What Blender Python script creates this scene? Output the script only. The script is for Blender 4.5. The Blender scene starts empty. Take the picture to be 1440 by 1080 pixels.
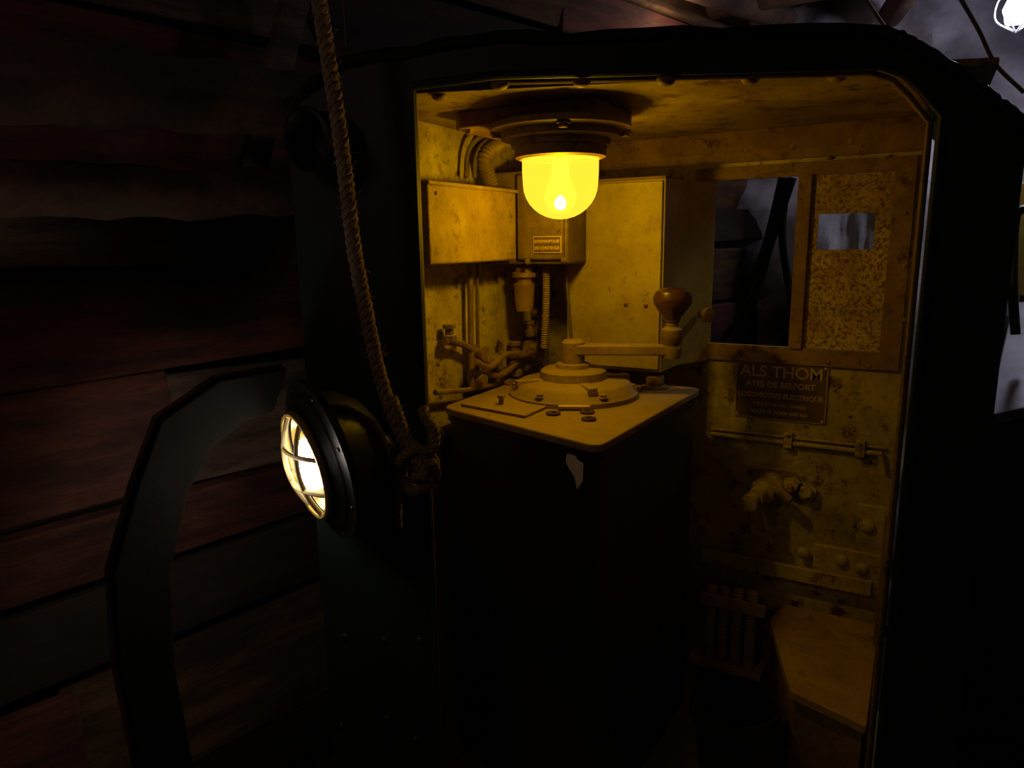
import bpy, bmesh, math, random
from mathutils import Vector, Matrix, noise
random.seed(7)
sc = bpy.context.scene
V = Vector
# ---------------------------------------------------------------- camera
F = V((-0.496, 0.868, 0)).normalized(); R = V((0.868, 0.496, 0)).normalized(); Z = V((0, 0, 1))
th = math.radians(11.3); ro = 0.015
fw = F*math.cos(th) - Z*math.sin(th); up0 = F*math.sin(th) + Z*math.cos(th)
rt = R*math.cos(ro) - up0*math.sin(ro); up = up0*math.cos(ro) + R*math.sin(ro)
EYE = V((0, 0, 1.35))
cam = bpy.data.cameras.new('camera'); co = bpy.data.objects.new('camera', cam); sc.collection.objects.link(co)
co.matrix_world = Matrix(((rt.x, up.x, -fw.x, EYE.x), (rt.y, up.y, -fw.y, EYE.y), (rt.z, up.z, -fw.z, EYE.z), (0, 0, 0, 1)))
cam.sensor_width = 36; cam.lens = 25; cam.clip_start = 0.02
sc.camera = co
# survey helpers: where a sight line meets a real plane of the place
def ray(px, py): return (fw*1000 + rt*(px-720) + up*(540-py)).normalized()
def hit(px, py, p, n):
    d = ray(px, py); return EYE + d*((p-EYE).dot(n)/d.dot(n))
def onz(px, py, z): return hit(px, py, V((0, 0, z)), Z)
def ony(px, py, y): return hit(px, py, V((0, y, 0)), V((0, 1, 0)))
def onx(px, py, x): return hit(px, py, V((x, 0, 0)), V((1, 0, 0)))
CEIL = 1.63; XL = -1.05; XR = -0.015; YB = 2.09
O1 = V((-0.81, 1.149, 0)); Od = V((0.65, 0.245, 0)).normalized(); On = V((Od.y, -Od.x, 0))  # On faces camera
def onO(px, py, off=0.0): return hit(px, py, O1+On*off, On)
def Os(px, py):
    p = onO(px, py); return ((p-O1).dot(Od), p.z)
def Op(s, z, off=0.0): return O1 + Od*s + Z*z + On*off
def Oy(x): return O1.y + (x-O1.x)*Od.y/Od.x
W0 = V((-1.95, -0.8, 0)); Wd = V((0.25, 0.97, 0)).normalized(); Wn = V((Wd.y, -Wd.x, 0))
def onW(px, py, off=0.0): return hit(px, py, W0+Wn*off, Wn)

# ---------------------------------------------------------------- materials
def M(name, c1, c2=None, scale=8, rough=.6, metal=0., bump=.2, bscale=60, dust=None, dustamt=.8, rust=0., rustcol=(.09, .035, .012), rscale=14, stretch=None, grime=0., gcol=(.07, .036, .008), spec=.3):
    m = bpy.data.materials.new(name); m.use_nodes = True; nt = m.node_tree; N = nt.nodes; L = nt.links
    b = N['Principled BSDF']; b.inputs['Metallic'].default_value = metal; b.inputs['Roughness'].default_value = rough
    b.inputs['Specular IOR Level'].default_value = spec
    tc = N.new('ShaderNodeTexCoord'); co_ = tc.outputs['Object']
    if stretch:
        mp = N.new('ShaderNodeMapping'); mp.inputs['Scale'].default_value = stretch; L.new(co_, mp.inputs[0]); co_ = mp.outputs[0]
    def noi(s, d=6, r=.6):
        n = N.new('ShaderNodeTexNoise'); n.inputs['Scale'].default_value = s; n.inputs['Detail'].default_value = d; n.inputs['Roughness'].default_value = r
        L.new(co_, n.inputs['Vector']); return n.outputs['Fac']
    def rng(s, a, b_, c=0., d=1.):
        n = N.new('ShaderNodeMapRange'); n.inputs[1].default_value = a; n.inputs[2].default_value = b_; n.inputs[3].default_value = c; n.inputs[4].default_value = d
        L.new(s, n.inputs[0]); return n.outputs[0]
    def mix(f, a, b_):
        n = N.new('ShaderNodeMix'); n.data_type = 'RGBA'; L.new(f, n.inputs[0])
        for i, x in ((6, a), (7, b_)):
            if isinstance(x, tuple): n.inputs[i].default_value = (*x, 1)
            else: L.new(x, n.inputs[i])
        return n.outputs[2]
    c2 = c2 or tuple(x*.6 for x in c1)
    col = mix(rng(noi(scale), .35, .65), c1, c2)
    if grime > 0:
        col = mix(rng(noi(3.3, 9, .72), .42, .68, 0, grime), col, gcol)
        col = mix(rng(noi(38, 6, .8), .50, .72, 0, grime), col, gcol)
    if rust > 0:
        t = .72-rust*.4
        col = mix(rng(noi(rscale, 10, .75), t-.03, t+.05), col, rustcol)
    if dust:
        g = N.new('ShaderNodeNewGeometry'); s = N.new('ShaderNodeSeparateXYZ'); L.new(g.outputs['Normal'], s.inputs[0])
        f = rng(s.outputs['Z'], .25, .9, 0, dustamt); n = rng(noi(25, 8, .7), .3, .6, .6, 1.)
        mm = N.new('ShaderNodeMath'); mm.operation = 'MULTIPLY'; L.new(f, mm.inputs[0]); L.new(n, mm.inputs[1])
        col = mix(mm.outputs[0], col, dust)
    L.new(col, b.inputs['Base Color'])
    bp = N.new('ShaderNodeBump'); bp.inputs['Strength'].default_value = bump; bp.inputs['Distance'].default_value = .004
    L.new(noi(bscale, 8, .65), bp.inputs['Height']); L.new(bp.outputs[0], b.inputs['Normal'])
    return m
def ME(name, col, st, transp=0., tcol=(1, 1, 1)):
    m = bpy.data.materials.new(name); m.use_nodes = True; nt = m.node_tree; N = nt.nodes; L = nt.links
    for n in list(N):
        if n.type == 'BSDF_PRINCIPLED': N.remove(n)
    out = [n for n in N if n.type == 'OUTPUT_MATERIAL'][0]
    e = N.new('ShaderNodeEmission'); e.inputs[0].default_value = (*col, 1); e.inputs[1].default_value = st
    if transp > 0:
        t = N.new('ShaderNodeBsdfTransparent'); t.inputs[0].default_value = (*tcol, 1)
        mx = N.new('ShaderNodeMixShader'); mx.inputs[0].default_value = transp
        L.new(e.outputs[0], mx.inputs[1]); L.new(t.outputs[0], mx.inputs[2]); L.new(mx.outputs[0], out.inputs[0])
    else: L.new(e.outputs[0], out.inputs[0])
    return m
DUST = (.42, .32, .06)
m_in = M('cream_paint_aged', (.56, .48, .10), (.40, .33, .06), 5, .55, bump=.4, rust=.36, dust=DUST, grime=.68)
m_cab = M('yellow_cream_paint', (.50, .42, .05), (.40, .33, .04), 3, .5, bump=.2, rust=.22, rustcol=(.20, .11, .015), dust=DUST, grime=.5, gcol=(.16, .09, .010))
m_ceil = M('ceiling_paint', (.34, .26, .05), (.20, .14, .03), 6, .6, rust=.40, grime=.65)
m_rustp = M('rusty_panel_paint', (.60, .48, .12), (.34, .22, .05), 9, .7, bump=.6, rust=.50, rscale=95, rustcol=(.13, .065, .012), dust=DUST, grime=.5)
m_frame = M('brown_worn_steel', (.29, .19, .045), (.19, .11, .025), 10, .6, rust=.38, dust=DUST, grime=.6)
m_green = M('dark_green_enamel', (.007, .017, .011), (.004, .009, .006), 7, .55, bump=.25, rust=.12, rustcol=(.014, .008, .004))
m_black = M('black_enamel', (.010, .009, .008), (.005, .005, .005), 6, .42, bump=.2, rust=.1, rustcol=(.016, .010, .005))
m_matte = M('matte_soot_iron', (.005, .0045, .004), (.003, .003, .002), 6, .95, bump=.4, spec=.05)
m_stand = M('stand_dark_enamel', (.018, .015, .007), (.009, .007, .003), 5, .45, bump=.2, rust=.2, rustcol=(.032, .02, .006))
m_steel = M('dusty_steel', (.26, .19, .06), (.16, .11, .03), 20, .55, metal=.1, bump=.3, dust=DUST, grime=.5)
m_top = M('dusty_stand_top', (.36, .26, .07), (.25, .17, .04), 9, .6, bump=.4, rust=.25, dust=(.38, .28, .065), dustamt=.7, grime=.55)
m_box = M('hammered_yellow_box', (.40, .30, .04), (.28, .19, .03), 12, .45, bump=.9, bscale=110, rust=.32, rustcol=(.15, .08, .012), dust=DUST, grime=.45)
m_wood = M('varnished_knob_wood', (.10, .045, .012), (.05, .022, .007), 12, .3, bump=.1, stretch=(3, 3, 14), spec=.5)
m_brass = M('brass', (.40, .27, .06), (.30, .19, .04), 15, .45, metal=.4, dust=DUST, grime=.45)
m_plate = M('plate_ground', (.10, .065, .025), (.14, .09, .03), 20, .6)
m_letter = M('plate_letters', (.50, .38, .13), (.38, .27, .09), 20, .5)
m_rope = M('hemp_rope', (.28, .20, .12), (.17, .11, .06), 60, .9, bump=1., bscale=200)
m_rub = M('dusty_rubber', (.16, .12, .05), (.09, .065, .025), 30, .8, dust=DUST, dustamt=.5)
m_hose = M('dusty_hose', (.60, .48, .22), (.40, .30, .13), 30, .8, dust=DUST, dustamt=.5)
m_white = M('bare_primer', (.85, .78, .6), (.65, .58, .45), 30, .8)
m_seat = M('worn_leather_lid', (.46, .31, .09), (.33, .21, .05), 8, .55, bump=.4, rust=.28, grime=.4)
def T(n, a, b): return M(n, a, b, 3, .85, bump=.9, stretch=(1, 1, 7), grime=.8, gcol=(.012, .007, .005))
mp_ = [T('timber_brown', (.17, .09, .032), (.06, .032, .013)), T('timber_red', (.16, .045, .03), (.06, .022, .014)),
       T('timber_pale', (.19, .125, .08), (.085, .052, .034)), T('timber_dark', (.05, .028, .016), (.02, .012, .008))]
m_log = M('log_timber', (.12, .06, .03), (.035, .018, .011), 4, .85, bump=.9, grime=.7, gcol=(.010, .006, .005))
m_rock = M('pale_rock', (.46, .44, .48), (.05, .045, .045), 2.2, .9, bump=1., bscale=12)
m_tarp = M('grey_canvas', (.55, .55, .58), (.26, .26, .28), 4, .8, bump=.5, grime=.4, gcol=(.04, .04, .05))
m_grav = M('gravel_ground', (.07, .055, .045), (.03, .025, .02), 30, .95, bump=1., bscale=40)
m_grey = M('grey_galvanised', (.30, .30, .32), (.2, .2, .21), 8, .5, metal=.3)
m_yel = M('yellow_light_tone', (.9, .72, .16), (.7, .52, .1), 6, .5, grime=.3)  # yellow base colour stands in for warm light on distant rock

# ---------------------------------------------------------------- mesh helpers
def grp(name):
    e = bpy.data.objects.new(name, None); sc.collection.objects.link(e); return e
def fin(bm, name, mat, parent=None, bevel=0., smooth=True, solid=0.):
    bmesh.ops.recalc_face_normals(bm, faces=bm.faces)
    me = bpy.data.meshes.new(name); bm.to_mesh(me); bm.free()
    for m in (mat if isinstance(mat, list) else [mat]): me.materials.append(m)
    if smooth:
        for p in me.polygons: p.use_smooth = True
        me.set_sharp_from_angle(angle=math.radians(35))
    ob = bpy.data.objects.new(name, me); sc.collection.objects.link(ob)
    if parent: ob.parent = parent
    if solid:
        md = ob.modifiers.new('s', 'SOLIDIFY'); md.thickness = solid; md.offset = 0
    if bevel:
        md = ob.modifiers.new('b', 'BEVEL'); md.width = bevel; md.segments = 3; md.limit_method = 'ANGLE'; md.angle_limit = math.radians(40)
    return ob
def addbox(bm, lo, hi, mi=0, M4=None):
    vs = [bm.verts.new(V((x, y, z)) if M4 is None else M4 @ V((x, y, z))) for x in (lo[0], hi[0]) for y in (lo[1], hi[1]) for z in (lo[2], hi[2])]
    for q in ((0, 1, 3, 2), (4, 6, 7, 5), (0, 4, 5, 1), (2, 3, 7, 6), (0, 2, 6, 4), (1, 5, 7, 3)):
        f = bm.faces.new([vs[i] for i in q]); f.material_index = mi
def box(name, lo, hi, mat, parent=None, bevel=.003, M4=None):
    lo, hi = [min(a, b) for a, b in zip(lo, hi)], [max(a, b) for a, b in zip(lo, hi)]
    bm = bmesh.new(); addbox(bm, lo, hi, 0, M4); return fin(bm, name, mat, parent, bevel)
def prism(name, pts, ext, mat, parent=None, bevel=0.):
    bm = bmesh.new(); a = [bm.verts.new(p) for p in pts]; b = [bm.verts.new(V(p)+V(ext)) for p in pts]
    bm.faces.new(a); bm.faces.new(b[::-1]); n = len(a)
    for i in range(n): bm.faces.new((a[i], a[(i+1) % n], b[(i+1) % n], b[i]))
    return fin(bm, name, mat, parent, bevel)
def rounded(pts, r, seg=6):
    out = []; n = len(pts)
    for i in range(n):
        p = V(pts[i]); a = V(pts[i-1])-p; b = V(pts[(i+1) % n])-p; a.normalize(); b.normalize()
        for k in range(seg+1):
            t = k/seg; out.append((p+a*r)*(1-t)**2 + p*2*t*(1-t) + (p+b*r)*t*t)
    return out
def holed(name, outer, holes, ext, mat, parent=None, bevel=0.):
    bm = bmesh.new(); edges = []
    for loop in [outer]+holes:
        vs = [bm.verts.new(p) for p in loop]
        for i in range(len(vs)): edges.append(bm.edges.new((vs[i], vs[(i+1) % len(vs)])))
    bmesh.ops.triangle_fill(bm, use_beauty=True, use_dissolve=False, edges=edges)
    r = bmesh.ops.extrude_face_region(bm, geom=bm.faces[:])
    for v in [g for g in r['geom'] if isinstance(g, bmesh.types.BMVert)]: v.co += V(ext)
    return fin(bm, name, mat, parent, bevel, smooth=False)
def basis(ax):
    ax = V(ax).normalized(); t = V((0, 0, 1)) if abs(ax.z) < .9 else V((1, 0, 0)); u = ax.cross(t).normalized(); return ax, u, ax.cross(u)
def addlathe(bm, prof, c, ax=(0, 0, 1), seg=32, mi=0, ph=0.):
    ax, u, w = basis(ax); rings = []
    for r, h in prof:
        if r < 1e-6: rings.append([bm.verts.new(V(c)+ax*h)])
        else: rings.append([bm.verts.new(V(c)+ax*h+(u*math.cos(6.28318*k/seg+ph)+w*math.sin(6.28318*k/seg+ph))*r) for k in range(seg)])
    for a, b in zip(rings, rings[1:]):
        for k in range(seg):
            k2 = (k+1) % seg
            if len(a) == 1 and len(b) == 1: continue
            if len(a) == 1: f = bm.faces.new((a[0], b[k2], b[k]))
            elif len(b) == 1: f = bm.faces.new((a[k], a[k2], b[0]))
            else: f = bm.faces.new((a[k], a[k2], b[k2], b[k]))
            f.material_index = mi
def lathe(name, prof, c, mat, parent=None, ax=(0, 0, 1), seg=40, bevel=0., ph=0.):
    bm = bmesh.new(); addlathe(bm, prof, c, ax, seg, 0, ph); return fin(bm, name, mat, parent, bevel)
def crom(pts, n=10):
    P = [V(p) for p in pts]; P = [P[0]*2-P[1]]+P+[P[-1]*2-P[-2]]; out = []
    for i in range(1, len(P)-2):
        for k in range(n):
            t = k/n; a, b, c, d = P[i-1:i+3]
            out.append(.5*((2*b)+(c-a)*t+(2*a-5*b+4*c-d)*t*t+(3*b-a-3*c+d)*t**3))
    out.append(P[-2]); return out
def frames(path):
    fr = []; u = None
    for i, p in enumerate(path):
        t = (path[min(i+1, len(path)-1)]-path[max(i-1, 0)]).normalized()
        if u is None: u = basis(t)[1]
        u = (u-t*u.dot(t)).normalized(); fr.append((p, t, u, t.cross(u)))
    return fr
def addtube(bm, path, r, seg=10, rf=None, mi=0):
    rings = []
    for i, (p, t, u, w) in enumerate(frames(path)):
        rr = rf(i) if rf else r
        rings.append([bm.verts.new(p+(u*math.cos(6.28318*k/seg)+w*math.sin(6.28318*k/seg))*rr) for k in range(seg)])
    for a, b in zip(rings, rings[1:]):
        for k in range(seg):
            f = bm.faces.new((a[k], a[(k+1) % seg], b[(k+1) % seg], b[k])); f.material_index = mi
    bm.faces.new(rings[0][::-1]); bm.faces.new(rings[-1])
def tube(name, pts, r, mat, parent=None, seg=10, n=10, smooth_path=True, rf=None):
    bm = bmesh.new(); addtube(bm, crom(pts, n) if smooth_path and len(pts) > 2 else [V(p) for p in pts], r, seg, rf); return fin(bm, name, mat, parent)
def ribbed(name, pts, r, mat, parent=None, step=.006):
    p = crom(pts, 20) if len(pts) > 2 else [V(pts[0]).lerp(V(pts[1]), i/40) for i in range(41)]
    L = [0.]
    for a, b in zip(p, p[1:]): L.append(L[-1]+(b-a).length)
    n = int(L[-1]/step)*2; q = []; j = 0
    for i in range(n+1):
        s = L[-1]*i/n
        while j < len(L)-2 and L[j+1] < s: j += 1
        q.append(p[j].lerp(p[j+1], (s-L[j])/max(1e-9, L[j+1]-L[j])))
    bm = bmesh.new(); addtube(bm, q, r, 14, lambda i: r*(1 if i % 2 else .82)); return fin(bm, name, mat, parent)
def rivets(name, lst, mat, parent=None, hexa=False):
    bm = bmesh.new()
    for p, n, r in lst:
        if hexa: addlathe(bm, [(r*1.5, 0), (r*1.5, r*.25), (r, r*.25), (r, r*.9), (r*.85, r), (0, r)], p, n, 6, ph=.3)
        else: addlathe(bm, [(r, -.001), (r*.95, r*.25), (r*.75, r*.5), (r*.4, r*.68), (0, r*.72)], p, n, 14)
    return fin(bm, name, mat, parent)
def text(name, s, size, M4, mat, parent, ext=.0012):
    cu = bpy.data.curves.new(name, 'FONT'); cu.body = s; cu.size = size; cu.extrude = ext; cu.align_x = 'CENTER'; cu.align_y = 'CENTER'
    cu.offset = .0006
    t = bpy.data.objects.new('tmp', cu); sc.collection.objects.link(t)
    dg = bpy.context.evaluated_depsgraph_get(); me = bpy.data.meshes.new_from_object(t.evaluated_get(dg)); bpy.data.objects.remove(t)
    me.transform(M4); me.materials.clear(); me.materials.append(mat)
    o = bpy.data.objects.new(name, me); sc.collection.objects.link(o); o.parent = parent; return o
def MY(p):  # text on a plane facing -Y
    return Matrix(((1, 0, 0, p[0]), (0, 0, -1, p[1]), (0, 1, 0, p[2]), (0, 0, 0, 1)))
nY = V((0, -1, 0)); nX = V((1, 0, 0)); nD = V((0, 0, -1))

# ================================================================ LOCOMOTIVE CAB SHELL
cab = grp('locomotive_cab')
sl = Os(410, 250)[0]; sr = Os(1432, 300)[0]; sil = Os(588, 300)[0]; sir = Os(1311, 300)[0]
outer2 = [(sl, -.3), (sl, Os(408, 150)[1]), Os(482, 88), Os(700, 52), Os(1238, 42), Os(1290, 66), Os(1390, 138), (sr, Os(1432, 185)[1]), (sr, -.3)]
inner2 = [(sil, .0), (sil, Os(588, 121)[1]), Os(700, 106), Os(1178, 94), Os(1238, 92), Os(1272, 104), Os(1296, 128), (sir, Os(1311, 165)[1]), (sir, .0)]
holed('side_panel', [Op(*q) for q in outer2], [[Op(*q) for q in inner2]], -On*.02, m_green, cab)
tube('opening_lip', [Op(s, z, .003) for s, z in inner2[1:]], .008, m_green, cab, 10, smooth_path=False)
tube('opening_seal', [Op(s+(-.010 if s > .3 else 0), z-.006, -.022) for s, z in inner2[2:]], .006, m_frame, cab, 10, smooth_path=False)
bm = bmesh.new(); prev = None
for s, z in outer2:
    p = Op(s, z, -.01); a = bm.verts.new(p); b = bm.verts.new((p.x, YB+.40, p.z))  # rear overhang added to keep the work light out of the window
    if prev: bm.faces.new((prev[0], a, b, prev[1]))
    prev = (a, b)
fin(bm, 'outer_skin', m_green, cab, smooth=False, solid=.008)
# ragged tar-cloth edge over the roof rim
pr = []
for (s0, z0), (s1, z1) in zip(outer2[1:7], outer2[2:8]):
    for k in range(10):
        t = k/10; s = s0+(s1-s0)*t; z = z0+(z1-z0)*t; pr.append(Op(s, z+noise.noise(V((s*14, z*9, 0)))*.008, .006))
tube('roof_cloth_edge', pr, .010, m_black, cab, 8, smooth_path=False, rf=lambda i: .010+.005*noise.noise(V((i*.7, 0, 0))))
prism('ceiling_sheet', [(XL-.01, Oy(XL)+.03, CEIL), (XR+.1, Oy(XR+.1)+.03, CEIL), (XR+.1, YB+.02, CEIL), (XL-.01, YB+.02, CEIL)], (0, 0, .012), m_ceil, cab)
prism('cab_floor', [(XL-.01, Oy(XL)+.02, -.03), (XR+.1, Oy(XR+.1)+.02, -.03), (XR+.1, YB+.02, -.03), (XL-.01, YB+.02, -.03)], (0, 0, .03), m_rub, cab)
prism('left_inner_wall', [(XL-.015, Oy(XL)+.025, 0), (XL, Oy(XL)+.03, 0), (XL, YB, 0), (XL-.015, YB, 0)], (0, 0, CEIL), m_in, cab)
prism('right_inner_wall', [(XR, Oy(XR)+.025, 0), (XR+.012, Oy(XR)+.03, 0), (XR+.012, YB, 0), (XR, YB, 0)], (0, 0, CEIL), m_in, cab)
wx0 = ony(985, 370, YB).x; wx1 = ony(1250, 370, YB).x; wz0 = ony(1120, 490, YB).z; wz1 = ony(1120, 246, YB).z
def rectY(x0, x1, z0, z1, y): return [V((x0, y, z0)), V((x1, y, z0)), V((x1, y, z1)), V((x0, y, z1))]
holed('back_inner_wall', rectY(XL-.01, XR+.01, 0, CEIL, YB), [rectY(wx0, wx1, wz0, wz1, YB)], (0, .02, 0), m_in, cab)
fr = [(wx0-.02, wx1+.045, wz0-.045, wz0+.004), (wx0-.02, wx1+.045, wz1-.004, wz1+.03), (wx1-.004, wx1+.045, wz0, wz1)]
for i, (a, b, c, d) in enumerate(fr): box('window_strip_%d' % i, (a, YB-.012, c), (b, YB, d), m_frame, cab, .002)
mx0 = ony(1117, 370, YB).x; mx1 = ony(1136, 370, YB).x
box('window_mullion', (mx0, YB-.02, wz0), (mx1, YB+.01, wz1), m_frame, cab, .003)
hx0 = ony(1150, 325, YB).x; hx1 = ony(1230, 325, YB).x; hz0 = ony(1190, 351, YB).z; hz1 = ony(1190, 300, YB).z
holed('shutter_sheet', rectY(mx1-.005, wx1+.003, wz0, wz1, YB-.004), [rounded(rectY(hx0, hx1, hz0, hz1, YB-.004), .006, 3)], (0, .006, 0), m_rustp, cab)
box('top_angle_back', (XL, YB-.012, CEIL-.075), (XR, YB, CEIL), m_frame, cab, .004)
prism('cove_back', [(XL, YB-.012, CEIL-.05), (XL, YB-.03, CEIL-.02), (XL, YB-.06, CEIL), (XL, YB, CEIL)], (XR-XL, 0, 0), m_frame, cab)
rv = [(ony(x, y, YB-.012), nY, .011) for x, y in ((1115, 205), (1197, 198), (1050, 210), (1262, 190))]
rv += [(ony(x, y, YB-.012), nY, .006) for x, y in ((1113, 232), (1245, 222), (1165, 222), (1273, 300), (1272, 375), (1272, 450), (1222, 515), (1102, 506), (1165, 510))]
rv += [(ony(x, y, YB-.004), nY, .005) for x, y in ((1182, 283), (1190, 366), (1150, 283), (1240, 285), (1148, 485), (1235, 490))]
rivets('wall_rivets', rv, m_frame, cab)
rivets('ceiling_rivets', [(onz(x, y+5, CEIL), nD, .017) for x, y in ((618, 128), (703, 112), (818, 108), (937, 106), (1055, 104), (1178, 101))], m_frame, cab)
box('left_jamb', (Op(sil, 0).x-.045, Op(sil, 0).y+.01, 0), (Op(sil, 0).x-.012, Op(sil, 0).y+.03, CEIL), m_frame, cab, .003)
rivets('panel_rivets', [(onO(x, y), On, .008) for x, y in ((485, 895), (545, 1010), (585, 1040), (480, 1020), (540, 900), (590, 900))], m_green, cab)
pz = ony(1100, 803, YB-.03).z
box('flat_bar', (ony(985, 780, YB-.03).x, YB-.035, pz-.022), (XR-.03, YB-.02, pz+.022), m_in, cab, .003)
a = ony(1145, 765, YB-.02); b = ony(1245, 840, YB-.02)
box('gusset_lower', (a.x, YB-.02, b.z), (XR, YB, a.z), m_in, cab, .004)
a = ony(1208, 708, YB-.012); box('gusset_upper', (a.x, YB-.014, b.z+.05), (XR, YB, a.z), m_in, cab, .004)
rivets('bracket_rivets', [(ony(x, y, YB-.022), nY, .018) for x, y in ((1183, 788), (1212, 800), (1130, 777))]+[(ony(1220, 740, YB-.014), nY, .02)], m_in, cab)
box('right_angle', (XR-.012, YB-.16, 0), (XR, YB-.15, .66), m_frame, cab, .002)
box('chassis', (-1.08, 1.12, -.32), (.1, 2.14, -.04), m_black, cab, .01)
for i, y in enumerate((1.35, 1.95)):
    for x in (-.95, -.05):
        lathe('wheel_%d_%d' % (i, int(x*100)), [(0, 0), (.05, 0), (.06, .02), (.17, .02), (.18, 0), (.2, 0), (.2, .02), (.18, .05), (.17, .06), (0, .06)], (x, y, -.33), m_black, cab, (1, 0, 0))

# ================================================================ CABINET on back wall
cb = grp('electrical_cabinet')
yf = 1.835
cr = ony(933, 380, yf).x; cx1 = ony(1012, 300, YB).x
cz1 = ony(933, 249, yf).z; cz0 = .998; cx0 = ony(797, 380, yf).x
prism('cabinet_body', [V((cx0, yf, cz0)), V((cr, yf, cz0)), V((cr+.008, YB-.12, cz0)), V((cx1-.01, YB-.001, cz0)), V((cx0, YB-.001, cz0))], (0, 0, cz1-cz0), m_cab, cb, .003)
box('cabinet_door', (cx0+.006, yf-.008, cz0+.008), (cr-.005, yf, cz1-.008), m_cab, cb, .003)
box('cabinet_top_lip', (cx0, yf-.012, cz1-.004), (cr+.004, yf+.02, cz1+.003), m_frame, cb, .002)
rivets('cabinet_bolts', [(ony(x, y, yf-.008), nY, .007) for x, y in ((880, 428), (908, 430))], m_frame, cb)
lathe('side_knob', [(0, 0), (.012, 0), (.012, .02), (.02, .024), (.02, .036), (0, .04)], V((cx1-.03, YB-.05, ony(1010, 440, YB).z)), m_steel, cb, V((.8, -.5, 0)), 20)

# ================================================================ BOXES ON LEFT WALL
jb = grp('resistor_box')
xf = XL+.12; a = onx(601, 257, xf); b = onx(727, 366, xf)
box('housing', (XL+.001, a.y, b.z), (xf, b.y, a.z), m_box, jb, .006)
box('lid_flange', (XL+.001, a.y-.004, a.z-.003), (xf+.006, b.y+.004, a.z+.006), m_box, jb, .003)
rivets('screws', [(V((xf, a.y+.03, a.z-.02)), nX, .005), (V((xf, b.y-.03, a.z-.02)), nX, .005), (V((xf, b.y-.03, b.z+.02)), nX, .005)], m_frame, jb)
sb = grp('control_switch_box')
ys = 1.70; a = ony(738, 240, ys); b = ony(798, 372, ys)
box('switch_housing', (XL+.001, ys, b.z), (b.x, ys+.12, a.z), m_steel, sb, .008)
box('switch_cover', (a.x-.02, ys-.014, b.z+.012), (b.x-.006, ys, a.z-.01), m_steel, sb, .006)
pc = ony(770, 344, ys-.016)
box('switch_nameplate', (pc.x-.041, ys-.019, pc.z-.022), (pc.x+.041, ys-.014, pc.z+.022), m_letter, sb, .001)
box('switch_nameplate_ground', (pc.x-.038, ys-.0195, pc.z-.019), (pc.x+.038, ys-.0185, pc.z+.019), m_plate, sb, 0)
text('legend_1', 'INTERRUPTEUR', .0105, MY((pc.x, ys-.02, pc.z+.008)), m_letter, sb)
text('legend_2', 'DE CONTROLE', .0105, MY((pc.x, ys-.02, pc.z-.009)), m_letter, sb)
rivets('cover_bolts', [(ony(x, y, ys-.014), nY, .006) for x, y in ((742, 368), (793, 366), (785, 322))], m_steel, sb, True)
c = ony(737, 376, ys+.05)
lathe('cable_gland', [(0, 0), (.026, 0), (.026, -.012), (.034, -.014), (.034, -.026), (.022, -.03), (.022, -.042), (.03, -.045), (.026, -.1), (.023, -.12), (0, -.122)], c, m_brass, sb, seg=24)
ribbed('ribbed_conduit', [ony(768, 372, ys+.06), ony(768, 430, ys+.06), ony(765, 490, ys+.06)], .011, m_steel, sb)
tube('switch_cable', [ony(795, 372, ys+.08), ony(798, 410, ys+.08), ony(803, 470, ys+.08)], .004, m_rub, sb)
ch = grp('corrugated_conduit')
ribbed('conduit_run', [onx(690, 262, XL+.05), onx(682, 225, XL+.05), onx(700, 205, XL+.06), onx(735, 190, XL+.07)], .022, m_steel, ch, .008)
tube('thin_cable_1', [onx(655, 250, XL+.03), onx(658, 215, XL+.03), onx(672, 195, XL+.04), onx(700, 185, XL+.05)], .006, m_rub, ch)
tube('thin_cable_2', [onx(667, 250, XL+.03), onx(669, 222, XL+.03), onx(682, 200, XL+.04), onx(715, 188, XL+.05)], .006, m_rub, ch)
pw = grp('brake_pipework')
X2 = XL+.03
tube('vertical_pipe_1', [onx(661, 372, X2), onx(663, 545, X2)], .008, m_steel, pw)
tube('vertical_pipe_2', [onx(671, 372, X2), onx(672, 520, X2)], .005, m_rub, pw)
tube('cross_pipe', [onx(625, 480, X2), onx(650, 484, X2), onx(672, 500, X2), onx(700, 522, X2), onx(724, 512, X2), onx(745, 490, X2)], .009, m_steel, pw)
tube('cross_pipe_2', [onx(612, 552, X2), onx(660, 548, X2), onx(700, 540, X2), onx(740, 533, X2)], .007, m_steel, pw)
tube('cross_pipe_3', [onx(668, 508, X2+.03), onx(690, 516, X2+.03), onx(712, 498, X2+.03), onx(735, 500, X2+.03), onx(765, 490, X2+.02)], .008, m_brass, pw)
tube('curl_pipe', [onx(680, 520, X2), onx(700, 528, X2+.02), onx(722, 515, X2+.02), onx(740, 490, X2), onx(752, 470, X2), onx(760, 445, X2), onx(752, 438, X2)], .008, m_brass, pw)
for i, (x, y, r) in enumerate(((632, 474, .018), (668, 496, .022), (724, 496, .021), (745, 488, .024), (745, 466, .018), (668, 534, .018), (725, 522, .02), (690, 512, .015), (762, 480, .016), (706, 538, .016))):
    c = onx(x, y, X2)
    lathe('fitting_%d' % i, [(0, -.018), (r*.7, -.018), (r, -.012), (r, .004), (r*.6, .006), (r*.6, .022), (r*.9, .022), (r*.9, .032), (0, .034)], c, m_brass if i % 2 else m_steel, pw, nX if i % 2 else Z, 6 if i % 3 == 0 else 20)

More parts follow.
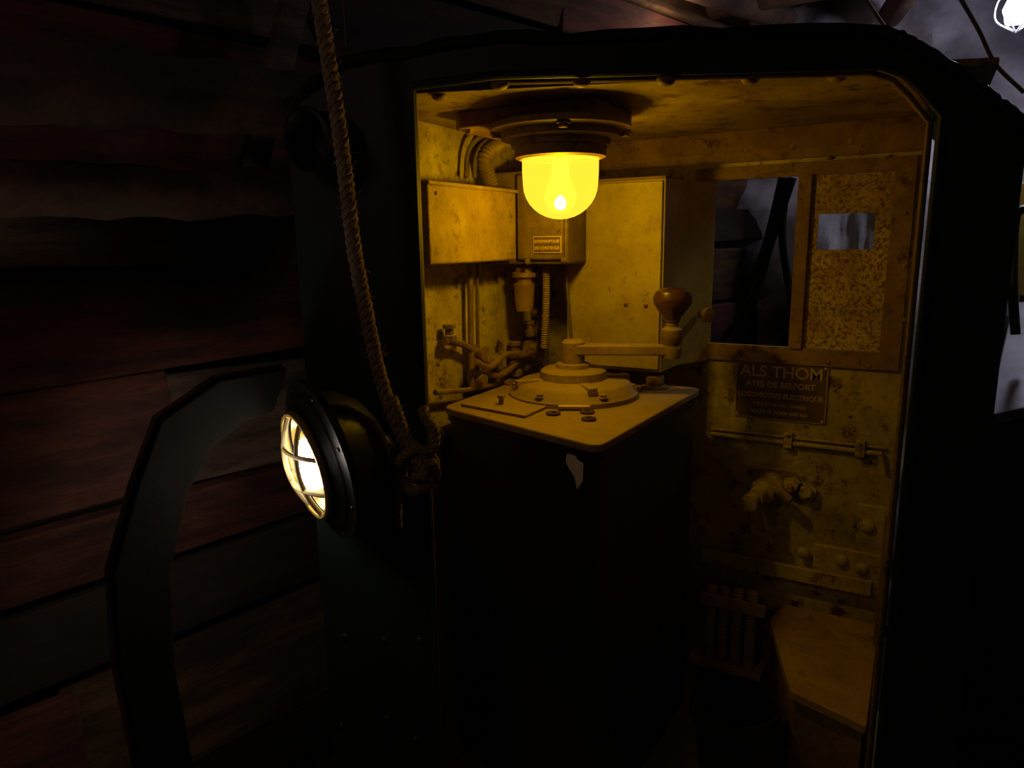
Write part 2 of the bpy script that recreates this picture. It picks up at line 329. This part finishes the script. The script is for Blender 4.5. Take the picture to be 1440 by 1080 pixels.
# ================================================================ CONTROL STAND
ZS = .95
cs = grp('controller_stand')
p1 = onz(842, 628, ZS); p2 = onz(991, 543, ZS); p4 = onz(621, 572, ZS)
p2.y = min(p2.y, 1.915); p4.x = max(p4.x, XL+.02); p3 = V((p4.x, p2.y, ZS)); quad = [p1, p2, p3, p4]
cen = sum(quad, V())/4
body = [V(((q.x-cen.x)*.95+cen.x, (q.y-cen.y)*.95+cen.y, .002)) for q in quad]
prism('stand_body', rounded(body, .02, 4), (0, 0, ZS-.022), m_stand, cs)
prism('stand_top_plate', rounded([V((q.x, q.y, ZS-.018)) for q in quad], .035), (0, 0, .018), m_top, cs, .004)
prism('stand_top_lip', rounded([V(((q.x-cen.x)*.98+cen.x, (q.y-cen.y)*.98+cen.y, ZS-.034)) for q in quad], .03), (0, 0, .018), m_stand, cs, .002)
fa = body[0]; fb = body[3]; fn = V((-(fb-fa).y, (fb-fa).x, 0)).normalized()
if fn.y > 0: fn = -fn
chip = [(808, 634), (818, 632), (822, 642), (831, 648), (830, 672), (822, 684), (819, 668), (811, 655), (806, 645)]
prism('paint_chip', [hit(x-10, y+4, fa+fn*.0010, fn) for x, y in chip], fn*.0015, m_white, cs)
C = onz(806, 556, ZS)
lathe('controller_base', [(0, 0), (.168, 0), (.168, .012), (.160, .018), (.150, .036), (.140, .042), (.092, .046), (.088, .048), (.086, .068), (.078, .074), (.046, .076), (.044, .086), (.03, .088), (.03, .142), (.024, .148), (0, .148)], C, m_top, cs, seg=64)
rivets('controller_lugs', [(C+V((math.cos(a)*.152, math.sin(a)*.152, .022)), Z, .010) for a in [k*math.pi/3+.4 for k in range(6)]], m_steel, cs, True)
for k in range(4):
    a = k*math.pi/2+.75; M4 = Matrix.Translation(C) @ Matrix.Rotation(a, 4, 'Z')
    box('base_rib_%d' % k, (.08, -.012, .03), (.155, .012, .05), m_top, cs, .003, M4)
HZ = .124
E = onz(944, 492, ZS+HZ); H = C+V((0, 0, HZ)); d = (E-H); d.z = 0; ln = d.length; d.normalize(); w = V((-d.y, d.x, 0))
prism('crank_arm', [H-d*.03+w*.02-Z*.013, H-w*.03-Z*.013-d*.01, H+d*(ln*.6)-w*.024-Z*.013, H+d*(ln+.02)-w*.018-Z*.013, H+d*(ln+.026)-Z*.013, H+d*(ln+.02)+w*.018-Z*.013, H+d*(ln*.6)+w*.024-Z*.013, H+w*.03-Z*.013], (0, 0, .026), m_top, cs, .004)
lathe('handle_socket', [(0, -.02), (.024, -.02), (.026, .0), (.022, .012), (.026, .022), (.03, .034), (.026, .052), (.017, .06), (.016, .07), (.02, .075), (.02, .078), (0, .078)], V((E.x, E.y, ZS+HZ)), m_steel, cs, seg=28)
lathe('handle_knob', [(0, .072), (.019, .072), (.022, .084), (.037, .102), (.047, .118), (.049, .132), (.043, .148), (.027, .157), (0, .160)], V((E.x, E.y, ZS+HZ)), m_wood, cs, seg=32)
c = onz(921, 545, ZS)
lathe('hex_bolt', [(0, 0), (.034, 0), (.034, .006), (.025, .007), (.025, .03), (.022, .034), (0, .034)], c, m_steel, cs, seg=6)
lathe('bolt_washer', [(0, 0), (.038, 0), (.038, .004), (0, .004)], c, m_steel, cs)
prism('cover_plate', [onz(x, y, ZS+.001) for x, y in ((648, 571), (700, 556), (772, 573), (738, 588))], (0, 0, .006), m_frame, cs, .001)
lathe('cover_stud', [(0, 0), (.006, 0), (.006, .02), (.01, .02), (.01, .026), (0, .028)], onz(705, 570, ZS+.005), m_steel, cs, seg=12)
lw = grp('loose_washers')
for i, (x, y) in enumerate(((778, 583), (826, 581), (828, 591))):
    lathe('washer_%d' % i, [(.007, .001), (.017, .001), (.018, .003), (.017, .006), (.007, .006), (.007, .001)], onz(x, y, ZS), m_wood, lw, seg=24)
tube('loose_pin', [onz(785, 573, ZS+.0075), onz(830, 573, ZS+.0075)], .006, m_brass, lw)

# ================================================================ CEILING LAMP
cl = grp('ceiling_lamp')
zp = CEIL-.035
A = onz(652, 187, zp); B = onz(835, 160, zp); Cc = onz(917, 180, zp)
x0, x1, y0, y1 = A.x, B.x, B.y, Cc.y
ch_ = .03
prism('mounting_plate', [(x0+ch_, y0, zp), (x1-ch_*.3, y0, zp), (x1, y0+ch_*.3, zp), (x1, y1-ch_, zp), (x1-ch_, y1, zp), (x0+ch_, y1, zp), (x0, y1-ch_, zp), (x0, y0+ch_, zp)], (0, 0, .0345), m_frame, cl, .004)
LC = onz(788, 220, 1.53); LC.z = 0
zt = 1.527
lathe('lamp_flange', [(0, zp), (.15, zp), (.152, zp-.012), (.13, zp-.018), (.128, zp-.030), (.108, zp-.034), (.106, zp-.046), (.100, zp-.048), (.098, zt), (.088, zt-.004), (.084, zt+.004), (0, zt+.008)], LC, m_frame, cl, seg=56)
lgb = [(LC+V((math.cos(a)*.138, math.sin(a)*.138, zp-.016)), nD, .010) for a in (.5, 2.07, 3.64, 5.2)]
rivets('flange_bolts', lgb, m_frame, cl, True)
rivets('plate_bolts', [(V((x, y, zp)), nD, .009) for x in (x0+.035, x1-.03) for y in (y0+.03, y1-.03)], m_frame, cl, True)
m_dome = ME('amber_glass', (1., .60, .035), 1.9, .42, (1., .82, .2))
dr = .083; zb = 1.397
prof = [(dr, zt+.002), (dr, zt-.03), (dr*.985, zt-.055)]
hh = (zt-.055)-zb
for k in range(1, 9):
    a = k/8*math.pi/2; prof.append((dr*.985*math.cos(a), zt-.055-hh*math.sin(a)))
prof[-1] = (0, zb)
lathe('amber_globe', prof, LC, m_dome, cl, seg=48)
m_bulb = ME('bulb_hot', (1., .78, .22), 2.0, .7)
lathe('bulb', [(0, 1.410), (.018, 1.413), (.032, 1.428), (.036, 1.445), (.030, 1.468), (.02, 1.49), (.018, 1.525), (0, 1.525)], LC, m_bulb, cl, seg=24)
m_fil = ME('filament', (1., .88, .5), 30.)
lathe('filament_coil', [(0, 1.416), (.011, 1.421), (.014, 1.431), (.010, 1.443), (0, 1.450)], LC, m_fil, cl, seg=14)
ld = bpy.data.lights.new('lamp_light', 'POINT'); ld.energy = 33; ld.color = (1., .66, .015); ld.shadow_soft_size = .018
lo = bpy.data.objects.new('lamp_light', ld); lo.location = LC+V((0, 0, 1.434)); sc.collection.objects.link(lo); lo.parent = cl

# ================================================================ MAKER'S PLATE, CONDUIT, VALVE, HOSES
mk = grp('makers_plate')
a = ony(1036, 508, YB); b = ony(1161, 592, YB)
a2 = ony(1100, 510, YB).z; b2 = ony(1100, 591, YB).z
box('plate_border', (a.x, YB-.006, b2), (b.x, YB, a2), m_letter, mk, .002)
box('plate_field', (a.x+.004, YB-.0068, b2+.004), (b.x-.004, YB-.0058, a2-.004), m_plate, mk, 0)
cx = (a.x+b.x)/2; hgt = a2-b2; w_ = b.x-a.x
for i, (s, fz, zf) in enumerate((('ALS THOM', .046, .83), ('ATES DE BELFORT', .023, .61), ('LOCOMOTIVE ELECTRIQUE', .0185, .42), ('TYPE 5T  N 1412  ANNEE', .013, .26), ('VOLTS 80  POIDS 4500 KG', .013, .13))):
    text('inscription_%d' % i, s, fz, MY((cx, YB-.007, b2+hgt*zf)), m_letter, mk, .0015)
rivets('plate_screws', [(V((x, YB-.006, z)), nY, .005) for x in (a.x+.008, b.x-.008) for z in (b2+.008, a2-.008)], m_letter, mk)
cd = grp('wall_conduit')
zc = ony(1160, 629, YB-.012).z
tube('conduit_pipe', [V((ony(1000, 612, YB-.012).x, YB-.012, zc)), V((XR-.08, YB-.012, zc)), V((XR-.04, YB-.012, zc-.006)), V((XR-.025, YB-.012, zc-.05))], .007, m_in, cd, n=14)
tube('conduit_pipe_2', [V((ony(1000, 612, YB-.012).x, YB-.010, zc+.016)), V((XR-.03, YB-.010, zc+.016))], .004, m_in, cd)
for i, x in enumerate((1108, 1210)):
    q = ony(x, 625, YB-.012); box('clip_%d' % i, (q.x-.012, YB-.024, zc-.014), (q.x+.012, YB, zc+.03), m_in, cd, .003)
rivets('clip_screws', [(V((ony(x, 625, YB-.024).x, YB-.024, zc+.024)), nY, .006) for x in (1108, 1210)], m_frame, cd)
vv = grp('valve_cock')
vc = ony(1100, 678, YB)
prism('valve_flange', rounded([vc+V((-.1, 0, .035)), vc+V((.02, 0, .045)), vc+V((.085, 0, .0)), vc+V((.075, 0, -.04)), vc+V((-.03, 0, -.03))], .02), (0, -.016, 0), m_steel, vv, .003)
rivets('valve_bolts', [(vc+V((.03, -.016, .0)), nY, .019), (vc+V((.068, -.016, -.01)), nY, .019)], m_in, vv, True)
c = vc+V((-.03, 0, -.01)); dirv = V((-.25, -.9, -.15)).normalized()
lathe('valve_body', [(0, 0), (.044, 0), (.044, .02), (.036, .03), (.036, .06), (.026, .07), (.024, .1), (.017, .102), (.017, .125), (.024, .127), (.024, .14), (0, .142)], c, m_in, vv, dirv, 24)
tube('valve_lever', [c+dirv*.05, c+dirv*.05+V((.04, -.01, .01)), c+dirv*.05+V((.075, -.015, -.012))], .013, m_steel, vv)
rivets('wall_screws', [(ony(x, y, YB), nY, .006) for x, y in ((1170, 745), (1075, 745), (1195, 585), (1130, 520))], m_frame, cab)
hb = grp('hose_bundle')
for i, x in enumerate((1001, 1019, 1038, 1058)):
    t = ony(x, 832+i*3, YB-.05); bo = ony(x-1, 925+i*5, YB-.05); bo.x = t.x
    ribbed('hose_%d' % i, [t+V((0, 0, .02)), t.lerp(bo, .5)+V((0, -.006, 0)), bo], .017, m_hose, hb, .009)
t = ony(985, 838, YB-.075); t2 = ony(1076, 862, YB-.075); z_ = ony(1035, 852, YB-.075).z
box('hose_clamp', (t.x, YB-.078, z_-.02), (t2.x, YB-.068, z_+.02), m_hose, hb, .003)
box('hose_tray', (t.x-.03, YB-.09, z_-.22), (t2.x, YB-.002, z_-.2), m_hose, hb, .003)
ls = grp('locker_seat')
zl = .30
poly = [onz(x, y, zl) for x, y in ((1112, 822), (1082, 872), (1112, 972), (1190, 1008), (1236, 1028))]
poly[0].y = min(poly[0].y, YB-.04)
poly[-1].x = XR-.004
poly += [V((XR-.004, YB-.04, zl))]
prism('seat_lid', rounded(poly, .012, 3), (0, 0, -.022), m_seat, ls, .004)
pcn = sum(poly, V())/len(poly)
prism('seat_locker', [V((pcn.x+(p.x-pcn.x)*.94, pcn.y+(p.y-pcn.y)*.94, .001)) for p in poly], (0, 0, zl-.024), m_frame, ls, .003)
bk = grp('sand_bucket')
c = onz(1035, 985, .25); c.z = 0
lathe('bucket_shell', [(0, .001), (.075, .001), (.078, .01), (.098, .24), (.104, .245), (.104, .252), (.096, .252), (.074, .015), (0, .013)], c, m_stand, bk, seg=36)
tube('bucket_bail', [c+V((-.1, 0, .245)), c+V((-.09, -.05, .21)), c+V((0, -.105, .17)), c+V((.09, -.05, .21)), c+V((.1, 0, .245))], .004, m_black, bk)

# ================================================================ HEADLIGHT
hl = grp('headlight')
hn = (F*-.56 + R*-.80 + Z*-.16).normalized()
L0 = EYE + ray(430, 655)*(1.28/ray(430, 655).dot(F))
m_hl_lens = bpy.data.materials.new('headlight_lens'); m_hl_lens.use_nodes = True
nt = m_hl_lens.node_tree; N = nt.nodes; L = nt.links
for n in list(N):
    if n.type == 'BSDF_PRINCIPLED': N.remove(n)
out = [n for n in N if n.type == 'OUTPUT_MATERIAL'][0]
em = N.new('ShaderNodeEmission'); tc = N.new('ShaderNodeTexCoord'); no = N.new('ShaderNodeTexNoise'); no.inputs['Scale'].default_value = 26
rp = N.new('ShaderNodeValToRGB'); rp.color_ramp.elements[0].position = .40; rp.color_ramp.elements[0].color = (.45, .26, .05, 1)
rp.color_ramp.elements[1].position = .60; rp.color_ramp.elements[1].color = (1., .78, .36, 1)
L.new(tc.outputs['Object'], no.inputs['Vector']); L.new(no.outputs['Fac'], rp.inputs[0]); L.new(rp.outputs[0], em.inputs[0]); em.inputs[1].default_value = 2.4; L.new(em.outputs[0], out.inputs[0])
lathe('headlight_housing', [(0, -.15), (.06, -.145), (.10, -.12), (.128, -.08), (.14, -.045), (.158, -.040), (.158, -.026), (.13, -.020), (.116, -.006), (.106, -.004), (.104, -.010), (.098, -.012)], L0, m_black, hl, hn, 56)
lathe('headlight_reflector', [(.098, -.012), (.092, -.03), (.07, -.045), (.035, -.055), (0, -.058)], L0, m_hl_lens, hl, hn, 48)
m_hot = ME('headlight_bulb_glow', (1., .93, .8), 30.)
upv = (Z-hn*Z.dot(hn)).normalized(); sdv = upv.cross(hn).normalized()
def HP(a, b, h): return L0+sdv*a+upv*b+hn*h
lathe('headlight_bulb', [(0, -.055), (.026, -.044), (.034, 0), (.026, .044), (0, .055)], HP(0, 0, -.018), m_hot, hl, upv, 20)
for i, o_ in enumerate((-.034, .034)):
    h = math.sqrt(.1**2-o_**2)
    for nm, fn_ in (('v', lambda t, o_=o_, h=h: HP(o_, h*t, .026*(1-t*t))), ('h', lambda t, o_=o_, h=h: HP(h*t, o_, .026*(1-t*t)))):
        tube('guard_bar_%s%d' % (nm, i), [fn_(-1+k/5) for k in range(11)], .005, m_rub, hl, 8, 2)
tube('guard_ring', [HP(.101*math.cos(k*math.pi/16), .101*math.sin(k*math.pi/16), 0) for k in range(33)], .007, m_brass, hl, 8, smooth_path=False)
tube('headlight_bracket', [L0-hn*.12, L0-hn*.16+Z*-.03, onO(520, 700, -.01)], .03, m_black, hl)
rivets('rim_screws', [(HP(.146*math.cos(k*math.pi/4+.4), .146*math.sin(k*math.pi/4+.4), -.026), hn, .006) for k in range(8)], m_black, hl)
ld = bpy.data.lights.new('headlight_beam', 'POINT'); ld.energy = 1.1; ld.color = (1., .86, .74); ld.shadow_soft_size = .03
lo = bpy.data.objects.new('headlight_beam', ld); lo.location = L0+hn*.07; sc.collection.objects.link(lo); lo.parent = hl

hr = grp('horn_housing')
c = EYE + ray(436, 196)*(1.36/ray(436, 196).dot(F)); hn2 = (F*-.75+R*-.45+Z*-.1).normalized()
lathe('horn_shell', [(0, -.10), (.04, -.09), (.048, -.06), (.050, 0), (.057, .002), (.057, .010), (.050, .012), (.044, 0), (.038, -.05), (0, -.06)], c, m_black, hr, hn2, 36)
tube('horn_bracket', [c-hn2*.08, c-hn2*.12+Z*.0, onO(450, 215, -.01)], .014, m_black, hr)

# ================================================================ ROPE
rg = grp('hanging_rope')
def strand_rope(name, path, R_, parent, twist=190.):
    P = crom(path, 24); bm = bmesh.new(); s = [0.]
    for a, b in zip(P, P[1:]): s.append(s[-1]+(b-a).length)
    n = max(20, int(s[-1]/.0035)); Q = []; j = 0
    for i in range(n+1):
        q = s[-1]*i/n
        while j < len(s)-2 and s[j+1] < q: j += 1
        Q.append(P[j].lerp(P[j+1], (q-s[j])/max(1e-9, s[j+1]-s[j])))
    fr_ = frames(Q)
    for k in range(3):
        ph = k*2.0944; path_ = []
        for i, (p, t, u, w) in enumerate(fr_):
            an = ph+s[-1]*i/n*twist; path_.append(p+(u*math.cos(an)+w*math.sin(an))*R_*.5)
        addtube(bm, path_, R_*.56, 7)
    for k in range(int(s[-1]*160)):
        p, t, u, w = random.choice(fr_); a = random.uniform(0, 6.28); o_ = u*math.cos(a)+w*math.sin(a)
        addtube(bm, [p+o_*R_*.7, p+o_*R_*1.3+t*.004, p+o_*R_*1.7+t*random.uniform(-.01, .014)], .0005, 3)
    return fin(bm, name, m_rope, parent)
rp_ = [(440, -60, .16), (458, 60, .15), (474, 160, .15), (486, 250, .145), (498, 350, .14), (515, 440, .135), (532, 520, .125), (553, 585, .12), (575, 632, .11), (590, 660, .11)]
strand_rope('rope_fall', [onO(*q) for q in rp_], .0135, rg, 140.)
kn = [(590, 660, .12), (606, 650, .13), (612, 672, .10), (590, 688, .09), (566, 680, .10), (560, 655, .12), (574, 636, .14), (598, 634, .13), (612, 655, .10), (600, 680, .13), (578, 690, .14), (566, 662, .10), (585, 645, .13), (596, 668, .14), (580, 672, .15)]
strand_rope('rope_knot', [onO(*q) for q in kn], .0098, rg)
strand_rope('rope_loop', [onO(*q) for q in ((552, 560, .12), (570, 610, .13), (590, 640, .13), (608, 630, .12), (612, 608, .11), (600, 590, .11), (595, 574, .10))], .0105, rg)
strand_rope('rope_tail', [onO(*q) for q in ((566, 680, .11), (560, 705, .1), (561, 742, .1))], .008, rg)

# ================================================================ TUNNEL
def frameW(o, d, n):
    return Matrix(((d.x, n.x, 0, o.x), (d.y, n.y, 0, o.y), (0, 0, 1, 0), (0, 0, 0, 1)))
MW = frameW(W0, Wd, Wn)
bm = bmesh.new(); z = -.35; row = 0
while z < 2.5:
    h = random.uniform(.16, .34); s = -.6-random.random(); row += 1
    while s < 4.6:
        ln_ = random.uniform(1.2, 2.6); off = random.uniform(-.04, .05)
        c_ = V((s+ln_/2, off, z+h/2)); Mx = MW @ Matrix.Translation(c_) @ Matrix.Rotation(random.uniform(-.03, .03), 4, 'Y') @ Matrix.Rotation(random.uniform(-.25, .25), 4, 'X')
        addbox(bm, (-ln_/2-.02, -.02, -h/2+.004), (ln_/2, .02, h/2-random.uniform(.004, .02)), random.choice((0, 0, 1, 1, 2, 3, 3)), Mx); s += ln_
    z += h
addbox(bm, (-.9, -.16, -.35), (4.9, -.12, 2.6), 3, MW)
fin(bm, 'wall_left', mp_, None, .006)
lg = grp('timber_logs')
def logline(name, a, b, r):
    P = [a.lerp(b, i/14)+V((noise.noise(V((i*.4, r*50, 0)))*.02, 0, noise.noise(V((i*.5, 3, r*30)))*.015)) for i in range(15)]
    bm = bmesh.new(); addtube(bm, P, r, 20, lambda i: r*(1+.04*math.sin(i*1.3))); return fin(bm, name, m_log, lg)
logline('log_upper', onW(-160, 98, .30), onW(412, 145, .24), .068)
logline('log_lower', onW(-160, 255, .28), onW(412, 275, .22), .047)
sp = grp('leaning_prop')
a = onW(350, 240, .10); b = onW(425, -60, .10); n_ = V((b-a)).normalized(); sd = n_.cross(Wn).normalized()
prism('prop_board', [a-sd*.03-n_*.06, a+sd*.03-n_*.06, b+sd*.03, b-sd*.03], Wn*.03, mp_[2], sp, .003)
bf = grp('steel_guard_frame')
oo = [(395, 515), (300, 532), (218, 588), (185, 680), (152, 800), (160, 930), (195, 1100)]
ii = [(270, 1100), (238, 930), (232, 800), (255, 690), (290, 625), (335, 590), (375, 575)]
prism('guard_plate', [onW(x, y, .34) for x, y in oo+ii], Wn*.03, m_matte, bf, .004)
tube('guard_lit_edge', [onW(x, y, .352) for x, y in oo], .006, m_log, bf, smooth_path=False)  # paler tube paints in the lit outer edge of the frame
bm = bmesh.new(); y = -.4
while y < 5.2:
    w_ = random.uniform(.16, .26)
    for x_, l_ in ((-2.2, random.uniform(1.4, 2.2)), (-.4, 2.4)):
        Mx = Matrix.Translation((x_+l_/2, y+w_/2, 2.42+random.uniform(-.03, .03))) @ Matrix.Rotation(random.uniform(-.1, .1), 4, 'Z') @ Matrix.Rotation(random.uniform(-.12, .12), 4, 'X')
        addbox(bm, (-l_/2-.15, -w_/2+.008, -.02), (l_/2+.15, w_/2, .02), random.choice((0, 0, 2, 3, 3)), Mx)
    y += w_
addbox(bm, (-2.6, -.7, 2.52), (2.2, 5.4, 2.56), 3)
fin(bm, 'ceiling', mp_, None, .004)
rb = grp('roof_beams')
for i, (a, b) in enumerate((((-1.6, 2.6), (.9, 2.9)), ((-1.6, 3.3), (1.2, 3.1)), ((-1.2, 1.9), (-.6, 3.5)), ((.1, 2.2), (-.2, 3.6)))):
    a = V((*a, 2.34-.03*i)); b = V((*b, 2.32-.02*i)); bm = bmesh.new(); addtube(bm, [a.lerp(b, k/8) for k in range(9)], .05, 14); fin(bm, 'beam_%d' % i, m_log, rb)
def rockwall(name, o, du, dv, nu, nv, amp, mat, frq=1.6, fs=V((1, 1, 1))):
    bm = bmesh.new(); nrm = du.cross(dv).normalized(); g = []
    for i in range(nu+1):
        row = []
        for j in range(nv+1):
            p = o+du*(i/nu)+dv*(j/nv); k = noise.fractal(V((p.x*fs.x, p.y*fs.y, p.z*fs.z))*frq, .9, 2.1, 5)*amp
            row.append(bm.verts.new(p+nrm*k))
        g.append(row)
    for i in range(nu):
        for j in range(nv): bm.faces.new((g[i][j], g[i+1][j], g[i+1][j+1], g[i][j+1]))
    return fin(bm, name, mat)
rockwall('wall_back', V((-2.0, 3.75, -.4)), V((4.2, 0, 0)), V((0, 0, 2.9)), 90, 60, .22, m_rock)
rockwall('wall_right', V((1.7, 4., -.4)), V((0, -4.8, 0)), V((0, 0, 2.9)), 80, 50, .2, m_rock)
rockwall('floor', V((-2.6, -1.2, -.36)), V((4.6, 0, 0)), V((0, 5.3, 0)), 80, 80, .02, m_grav, 6)
rockwall('canvas_tarpaulin', V((-.40, 3.25, -.3)), V((.53, -.05, 0)), V((0, .1, 2.1)), 60, 60, .05, m_tarp, 3.5, V((2., 1, .6)))
hc = grp('hanging_cables')
for i, pts in enumerate((((1205, -20), (1232, 20), (1262, 62), (1300, 100)), ((1340, -20), (1375, 40), (1400, 90), (1440, 130)), ((1285, 60), (1330, 90), (1400, 138), (1460, 175)), ((480, -20), (484, 30), (486, 66)))):
    y_ = 2.7 if i < 3 else 1.2
    tube('cable_%d' % i, [ony(x, y, y_) for x, y in pts], .006 if i < 3 else .0015, m_rub, hc)
for i, pts in enumerate((((1115, 250), (1085, 340), (1060, 420), (1015, 480)), ((1100, 250), (1075, 350), (1040, 430)), ((1108, 250), (1100, 330), (1112, 420), (1118, 480)))):
    tube('drop_cable_%d' % i, [ony(x, y, 2.6) for x, y in pts], .013, m_black, hc)
wl = grp('work_lamp')
q = ony(1432, 12, 3.1)
m_cold = ME('cold_tube', (.75, .75, 1.), 30.)
lathe('lamp_glass', [(0, -.05), (.03, -.045), (.045, 0), (.03, .04), (.02, .05), (0, .05)], q, m_cold, wl, seg=24)
lathe('lamp_cap', [(.02, .05), (.03, .05), (.03, .09), (.015, .1), (.015, .2), (0, .2)], q, m_grey, wl, seg=20)
tube('lamp_cord', [q+Z*.19, V((q.x, q.y, 2.5))], .006, m_black, wl)
for k in range(6):
    a = k*math.pi/3; dx = V((math.cos(a), math.sin(a), 0))
    tube('cage_wire_%d' % k, [q+Z*.06+dx*.03, q+Z*.03+dx*.06, q-Z*.03+dx*.06, q-Z*.075], .003, m_grey, wl)
ld = bpy.data.lights.new('work_light', 'POINT'); ld.energy = 9; ld.color = (.82, .79, 1.); ld.shadow_soft_size = .05
lo = bpy.data.objects.new('work_light', ld); lo.location = q+V((0, -.14, -.02)); sc.collection.objects.link(lo); lo.parent = wl
hrl = grp('green_handrail')
tube('rail', [ony(1428, 470, 2.7), ony(1424, 400, 2.7), ony(1426, 320, 2.7), ony(1434, 296, 2.7), ony(1460, 296, 2.7)], .014, M('rail_green', (.03, .07, .04), None, 8, .4), hrl)
wg = grp('mine_wagon')
prism('wagon_side', [ony(1388, 585, 2.55), ony(1500, 560, 2.55), ony(1500, 420, 3.0), ony(1425, 425, 3.0)], (0, 0, -.03), m_grey, wg, .004)
prism('wagon_tub', [ony(1380, 600, 2.56), ony(1500, 575, 2.56), ony(1500, 1080, 2.56), ony(1345, 1080, 2.56)], (0, .4, 0), m_black, wg, .004)
yp = grp('yellow_light_standin')  # added board, its yellow standing in for warmly lit rock
a = ony(1405, 258, 3.02); b = ony(1500, 418, 3.02)
box('yellow_light_board', (a.x, 3.02, b.z), (b.x+.2, 3.05, a.z), m_yel, yp, .004)
box('standin_leg', (a.x+.1, 3.03, -.34), (a.x+.14, 3.05, b.z), m_grey, yp, .004)

# ================================================================ added fill lights & world
def pl(name, loc, e, col, r=.15):
    d = bpy.data.lights.new(name, 'POINT'); d.energy = e; d.color = col; d.shadow_soft_size = r
    o = bpy.data.objects.new(name, d); o.location = loc; sc.collection.objects.link(o)
pl('fill_light_warm', (-1.0, -.5, 2.1), 4.2, (1., .68, .50), .2)  # unseen fill, added to brighten the left timber wall
pl('fill_light_rear', (-.9, 2.85, 2.15), 1.6, (1., .70, .5), .1)  # unseen fill, added to lift the roof planks behind the cab
w = bpy.data.worlds.new('world'); sc.world = w; w.use_nodes = True
w.node_tree.nodes['Background'].inputs[0].default_value = (.7, .5, .35, 1); w.node_tree.nodes['Background'].inputs[1].default_value = .018
sc.view_settings.view_transform = 'Standard'
